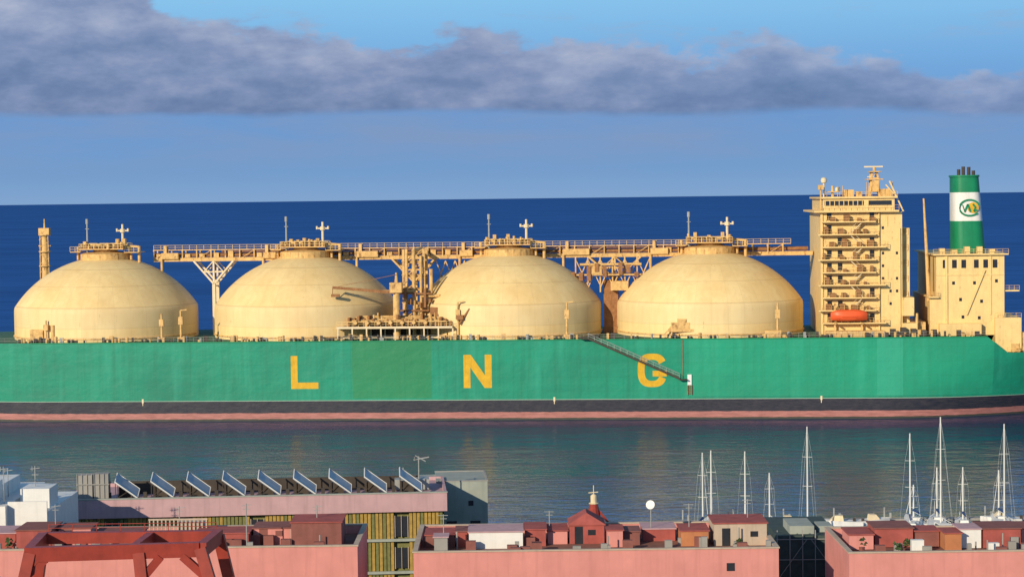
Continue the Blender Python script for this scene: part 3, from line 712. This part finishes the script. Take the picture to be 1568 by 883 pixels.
def wv(b,ox,oy,x0,x1,yo,d,z1,mat,name,**k): vol(b,x0-ox,x1-ox,yo-oy,yo-oy+d,f,z1,mat,name,**k)
for (x0,x1,yo,d,z1,mat,nm,dr) in ((-55,-50,184,4,19.1,BEIGE,'stair_head',1),(-48.6,-45.2,185,4,18.9,REDW,'roof_room',0),(-44.9,-41.8,184,4.5,19.3,REDW,'stair_head',0),(-41.5,-38.6,186,3,19.1,PINK,'laundry_room',1),(-38.3,-34,186,3,18.6,BROWN,'roof_room',0),
    (-28.8,-24,184,3.6,18.8,REDW,'roof_room',0),(-23.8,-20.3,186,3.5,18.9,PINK,'laundry_room',1),(-20.1,-15.6,183.6,4.5,19.75,BROWN,'stair_head',0)):
    wv(b,-70,180,x0,x1,yo,d,z1,mat,nm,door=bool(dr))
g=G()
for k in range(15): g.beam((70-33.4+k*.37,7,17.4),(70-33.4+k*.37,7,19.7),.12)
g.beam((70-33.5,7,19.7),(70-28.1,7,19.7),.14); g.beam((70-33.5,7,18.6),(70-28.1,7,18.6),.12); g.box(70-31,70-28.6,8,10,17.4,19.3); g.make('white_screen',b,BEIGE)
g=G()
for x,y,h in((-42,187,21.2),(-23.9,182,21.8),(-31,189,20.6),(-18,186,21.0)): g.cyl((x+70,y-180,17.4),(x+70,y-180,h),.05); g.beam((x+69.6,y-180,h-.2),(x+70.5,y-180,h-.1),.05); g.beam((x+69.7,y-180,h-.5),(x+70.3,y-180,h-.5),.05)
g.make('aerials',b,GREY)
b=house('pink_apartment_house',-9.0,23.2,180,195,17.55); f=16.8
for (x0,x1,yo,d,z1,mat,nm,dr) in ((-8.2,-5.6,187,4,17.9,BROWN,'roof_room',0),(-7.3,-6.1,184,2,18.2,CONC,'chimney_block',0),(-5.4,-4.4,187,3,18.2,REDW,'roof_room',0),(-4.2,.7,186,4,18.3,WHITE,'white_roof_room',0),(.9,2.8,187,4,18.3,REDW,'roof_room',0),(3.0,4.8,188,4,18.0,PINK,'roof_room',0),
    (5.0,8.2,188,3.5,18.5,REDW,'stair_head',1),(8.4,9.8,186,3,18.3,PINK,'laundry_room',0),(9.9,11.4,187,3,18.0,BROWN,'roof_room',0),(11.8,14.8,189,3.5,17.9,REDW,'roof_room',0),(15.1,17.6,186,4,18.15,BRICK,'brick_roof_room',0),(18.1,22.9,186,5,18.8,BEIGE,'penthouse_room',1)):
    wv(b,-9,180,x0,x1,yo,d,z1,mat,nm,door=bool(dr))
g=G(); ox=5.0+9; g.add([(ox-.1,7.9,18.6),(ox+3.3,7.9,18.6),(ox+3.3,11.6,18.6),(ox-.1,11.6,18.6),(ox+1.6,8.4,19.6),(ox+1.6,11.1,19.6)],[(0,1,4),(1,2,5,4),(2,3,5),(3,0,4,5),(0,3,2,1)]); g.make('hipped_roof',b,REDW)
g=G(); g.cyl((21.6,9.5,16.8),(21.6,9.5,20.0),.05); 
g.make('dish_pole',b,GREY)
g=G(); g.lathe([(.02,0),(.2,.03),(.36,.12),(.42,.2)],(0,0,0),16); o=g.make('satellite_dish',b,WHITE,True,(21.6,9.4,20.1)); o.rotation_euler=(R(75),0,R(-20))
g=G(); g.box(27.6,28.3,-.05,.1,15.6,16.3); g.make('small_window',b,GLASSD)
g=G()
for x,y,h in((2.5,6,20),(12.2,10,19.6),(25,8,20.4),(30.5,9,20.6)): g.cyl((x,y,16.8),(x,y,h),.045); g.beam((x-.5,y,h-.1),(x+.4,y,h-.1),.05); g.beam((x-.3,y,h-.4),(x+.3,y,h-.4),.05)
g.make('aerials',b,GREY)
b=house('pink_corner_house',29.4,72,180,194,17.0); f=16.3
for (x0,x1,yo,d,z1,mat,nm,dr) in ((30.4,32.6,186,4,17.6,PINK,'roof_room',0),(32.9,36.4,187,4,18.0,REDW,'stair_head',0),(36.6,38.8,187,3,17.7,BROWN,'roof_room',0),(38.9,40.4,185,3,17.8,BRICK,'brick_roof_room',0),(40.5,42.4,186,3,18.0,WHITE,'white_roof_room',0),(42.6,46,186,4,18.0,REDW,'long_roof_room',0),(46.3,50,187,4,17.8,PINK,'roof_room',1),(51,58,185,4,18.3,PINK,'stair_head',1)):
    wv(b,29.4,180,x0,x1,yo,d,z1,mat,nm,door=bool(dr))
g=G(); g.box(6.2,7.3,3.5,4.2,16.3,17.5); g.box(13,14,3.2,3.8,16.3,17.2); g.make('air_conditioners',b,WHITE)
e=empty('netted_building'); g=G(); g.box(25.6,31.8,200,212,2.2,15.3); g.make('walls',e,NET)
g=G()
for k in range(6): g.beam((25.6+k*1.24,199.7,2.2),(25.6+k*1.24,199.7,15.9),.08)
for z in(13,11,9,15): g.beam((25.5,199.7,z),(31.9,199.7,z),.07)
g.beam((25.6,199.65,11),(28.5,199.65,15),.06); g.beam((31.8,199.65,11),(28.9,199.65,15),.06)
g.make('scaffold',e,CONC)
g=G(); g.box(27,29.4,201,206,15.3,16.1); g.box(30,31.4,202,205,15.3,15.9); g.make('roof_plant',e,GREYW)
e=empty('harbour_beacon',(10.5,272,0))
g=G(); g.lathe([(1.7,2.2),(1.5,4.5),(1.0,5.4),(.55,8.0)],n=10); 
for s in(-1,1): g.beam((s*2.6,0,4.6),(s*.3,0,7.4),.3); g.beam((s*2.6,0,2.2),(s*2.6,0,4.6),.3)
g.make('red_tower',e,REDST)
g=G(); g.lathe([(.42,8.0),(.42,9.0),(.2,9.2)],n=10); g.cyl((0,0,9.2),(0,0,10.4),.06); g.beam((-.7,0,9.4),(.6,0,9.5),.1); g.lathe([(.65,7.95),(.65,8.05)],n=10); g.make('lantern',e,CREAM3)
e=empty('near_flat_roof_house'); g=G(); g.box(-40,-12,128,147,2.2,20.8); g.make('walls',e,BEIGE)
g=G(); g.box(-40.1,-11.9,127.9,128.3,20.8,21.3); g.make('coping',e,REDW)
e=empty('red_steel_portal')
g=G()
zt_=25.8
g.beam((-32.2,140,zt_),(-20.4,140,zt_),.7,.75)
g.beam((-32.0,134,zt_-.1),(-20.9,135.2,zt_-.1),.6,.95)
g.beam((-31.9,134,zt_-.1),(-32.3,140,zt_-.05),.6,.9); g.beam((-20.7,135,zt_-.1),(-20.3,140,zt_),.6,.9)
g.beam((-25.2,134.6,zt_-.05),(-24.9,140,zt_),.5,.7)
for a,c_ in(((-31.8,134,zt_),(-32.9,133.4,20.8)),((-32.3,140,zt_),(-33.2,140.6,20.8)),((-20.8,135,zt_),(-19.3,134.4,20.8)),((-20.3,140,zt_),(-19.3,140.6,20.8)),((-24.8,134.7,zt_-.2),(-24.3,134.2,20.8))):
    g.beam(a,c_,.75,.6)
g.beam((-24.6,134.6,23.9),(-23.4,134.8,25.3),.5,.5); g.beam((-20.6,135,24.0),(-22,135,25.3),.5,.5); g.beam((-32.1,134,24.2),(-30.8,134.1,25.3),.45,.4)
g.make('frame',e,REDST)
g=G().rail([(-32,140.3,zt_+.37),(-20.5,140.3,zt_+.37)],.5,1.5,.03); g.make('frame_rail',e,REDST)
e=empty('roof_plant_units'); g=G(); g.cyl((-31,137,20.8),(-31,137,23),.5); g.box(-29.5,-27,138,139.5,20.8,22.6); g.make('units',e,GREY)

# ------------------------------------------------------------------ sky
EL,AZ=19,215
w=bpy.data.worlds.new('World'); scene.world=w; w.use_nodes=True
n=N(w.node_tree); bg=n.n['Background']
sky=n.new('ShaderNodeTexSky'); sky.sky_type='NISHITA'; sky.sun_disc=False; sky.sun_elevation=R(EL); sky.sun_rotation=R(AZ)
d=n.new('ShaderNodeTexCoord').outputs['Generated']; X,Y,Z=n.sep(d)
hor=n.m('SQRT',n.m('ADD',n.m('MULTIPLY',X,X),n.m('MULTIPLY',Y,Y)))
el=n.m('DIVIDE',Z,n.m('MAXIMUM',hor,.001)); az=n.m('ARCTAN2',X,Y)
def ramp(v,pts):
    r=n.new('ShaderNodeValToRGB'); n.l.new(v,r.inputs[0]); e=r.color_ramp.elements
    while len(e)<len(pts): e.new(.5)
    for i,(q,c) in enumerate(pts): e[i].position=q; e[i].color=(*c,1)
    return r.outputs[0]
low=ramp(n.mr(el,0,.12),[(0,lin(130,165,206)),(.12,lin(116,157,204)),(.35,lin(108,153,208)),(.55,lin(118,172,223)),(.8,lin(136,195,236)),(1,lin(142,200,238))])
low10=n.mix(1.0,low,(10,10,10),'MULTIPLY')
low10=n.mix(n.mr(el,.13,.5,smooth=True),low10,tuple(10*q for q in lin(98,152,212)))
base=n.mix(n.mr(el,.35,1.2,smooth=True),low10,sky.outputs[0])
tt=n.mr(az,-.3,.3)
def curve(pts,sc):
    c=n.new('ShaderNodeFloatCurve'); n.l.new(tt,c.inputs['Value']); cu=c.mapping.curves[0]
    cu.points[0].location=(0,pts[0][1]*sc); cu.points[1].location=(1,pts[-1][1]*sc)
    for q,y in pts: cu.points.new(q,y*sc)
    c.mapping.update(); return n.m('DIVIDE',c.outputs[0],sc)
topc=curve([(.085,.110),(.19,.108),(.24,.091),(.35,.083),(.403,.076),(.477,.085),(.52,.078),(.561,.078),(.614,.074),(.70,.074),(.747,.072),(.8,.065),(.852,.061),(.915,.058)],8)
botc=curve([(.085,.0425),(.35,.0425),(.6,.040),(.9,.036)],8)
cv_=n.xyz(n.m('MULTIPLY',az,26),n.m('MULTIPLY',el,60),0.0)
na=n.noise(cv_,1,10,.6); nb=n.noise(n.xyz(n.m('MULTIPLY',az,60),n.m('MULTIPLY',el,120),3.0),1,8,.6)
nc=n.noise(n.xyz(n.m('MULTIPLY',az,9),n.m('MULTIPLY',el,32),7.0),1,6,.55)
nd=n.noise(n.xyz(n.m('MULTIPLY',az,20),n.m('MULTIPLY',el,50),13.0),1,6,.55)
tq=n.m('ADD',topc,n.m('MULTIPLY',n.m('SUBTRACT',na,.52),.045)); tq=n.m('ADD',tq,n.m('MULTIPLY',n.m('SUBTRACT',nb,.5),.018))
mt=n.mr(n.m('SUBTRACT',tq,el),-.002,.007,smooth=True)
bq=n.m('ADD',botc,n.m('MULTIPLY',n.m('SUBTRACT',nc,.5),.014))
mb=n.mr(n.m('SUBTRACT',el,bq),-.002,.003,smooth=True)
mask=n.m('MULTIPLY',mt,mb)
rightf=n.mr(tt,.5,1.0,.95,.7)
mask=n.m('MULTIPLY',mask,rightf)
hrel=n.m('DIVIDE',n.m('SUBTRACT',el,bq),n.m('MAXIMUM',n.m('SUBTRACT',tq,bq),.01),clamp=True)
sh=n.m('ADD',n.m('MULTIPLY',hrel,.20),n.m('ADD',n.m('MULTIPLY',nb,.35),n.m('MULTIPLY',nd,.65)))
ccol=ramp(sh,[(.38,lin(94,116,156)),(.5,lin(112,132,170)),(.6,lin(130,146,182)),(.72,lin(156,167,196)),(.88,lin(186,190,208))])
ccol=n.mix(1.0,ccol,(10,10,10),'MULTIPLY')
veil=n.m('MULTIPLY',n.mr(el,.004,.03,smooth=True),n.mr(n.m('SUBTRACT',el,bq),.006,-.004,smooth=True))
veil=n.m('MULTIPLY',veil,n.mr(n.noise(n.xyz(n.m('MULTIPLY',az,10),n.m('MULTIPLY',el,55),1.0),1,7,.6),.38,.65,.05,.75))
c=n.mix(veil,base,tuple(10*q for q in lin(130,154,192)))
c=n.mix(mask,c,ccol)
wi=n.noise(n.xyz(n.m('MULTIPLY',az,14),n.m('MULTIPLY',el,70),11.0),1,8,.65)
wi=n.m('MULTIPLY',n.mr(wi,.53,.72,0,.45,smooth=True),n.mr(el,.05,.07,smooth=True)); wi=n.m('MULTIPLY',wi,n.mr(el,.3,.15))
c=n.mix(wi,c,tuple(10*q for q in lin(150,172,205)))
n.l.new(c,bg.inputs[0]); bg.inputs[1].default_value=.1

sl=bpy.data.lights.new('sun','SUN'); sl.energy=4.8; sl.angle=R(.5); sl.color=(1,.85,.62)
so=bpy.data.objects.new('sun',sl); scene.collection.objects.link(so)
ds=Vector((math.sin(R(AZ))*math.cos(R(EL)),math.cos(R(AZ))*math.cos(R(EL)),math.sin(R(EL))))
so.rotation_euler=ds.to_track_quat('Z','Y').to_euler(); so.location=(0,0,200)

# ------------------------------------------------------------------ camera
cam=bpy.data.cameras.new('camera'); co=bpy.data.objects.new('camera',cam); scene.collection.objects.link(co); scene.camera=co
cam.sensor_width=36; cam.lens=36*3150/1568; cam.clip_end=400000; cam.clip_start=1
co.matrix_world=Matrix.Translation((0,0,48.6))@Matrix.Rotation(R(90-2.51),4,'X')@Matrix.Rotation(R(-.73),4,'Z')
scene.view_settings.view_transform='Standard'; scene.view_settings.look='None'; scene.view_settings.exposure=0
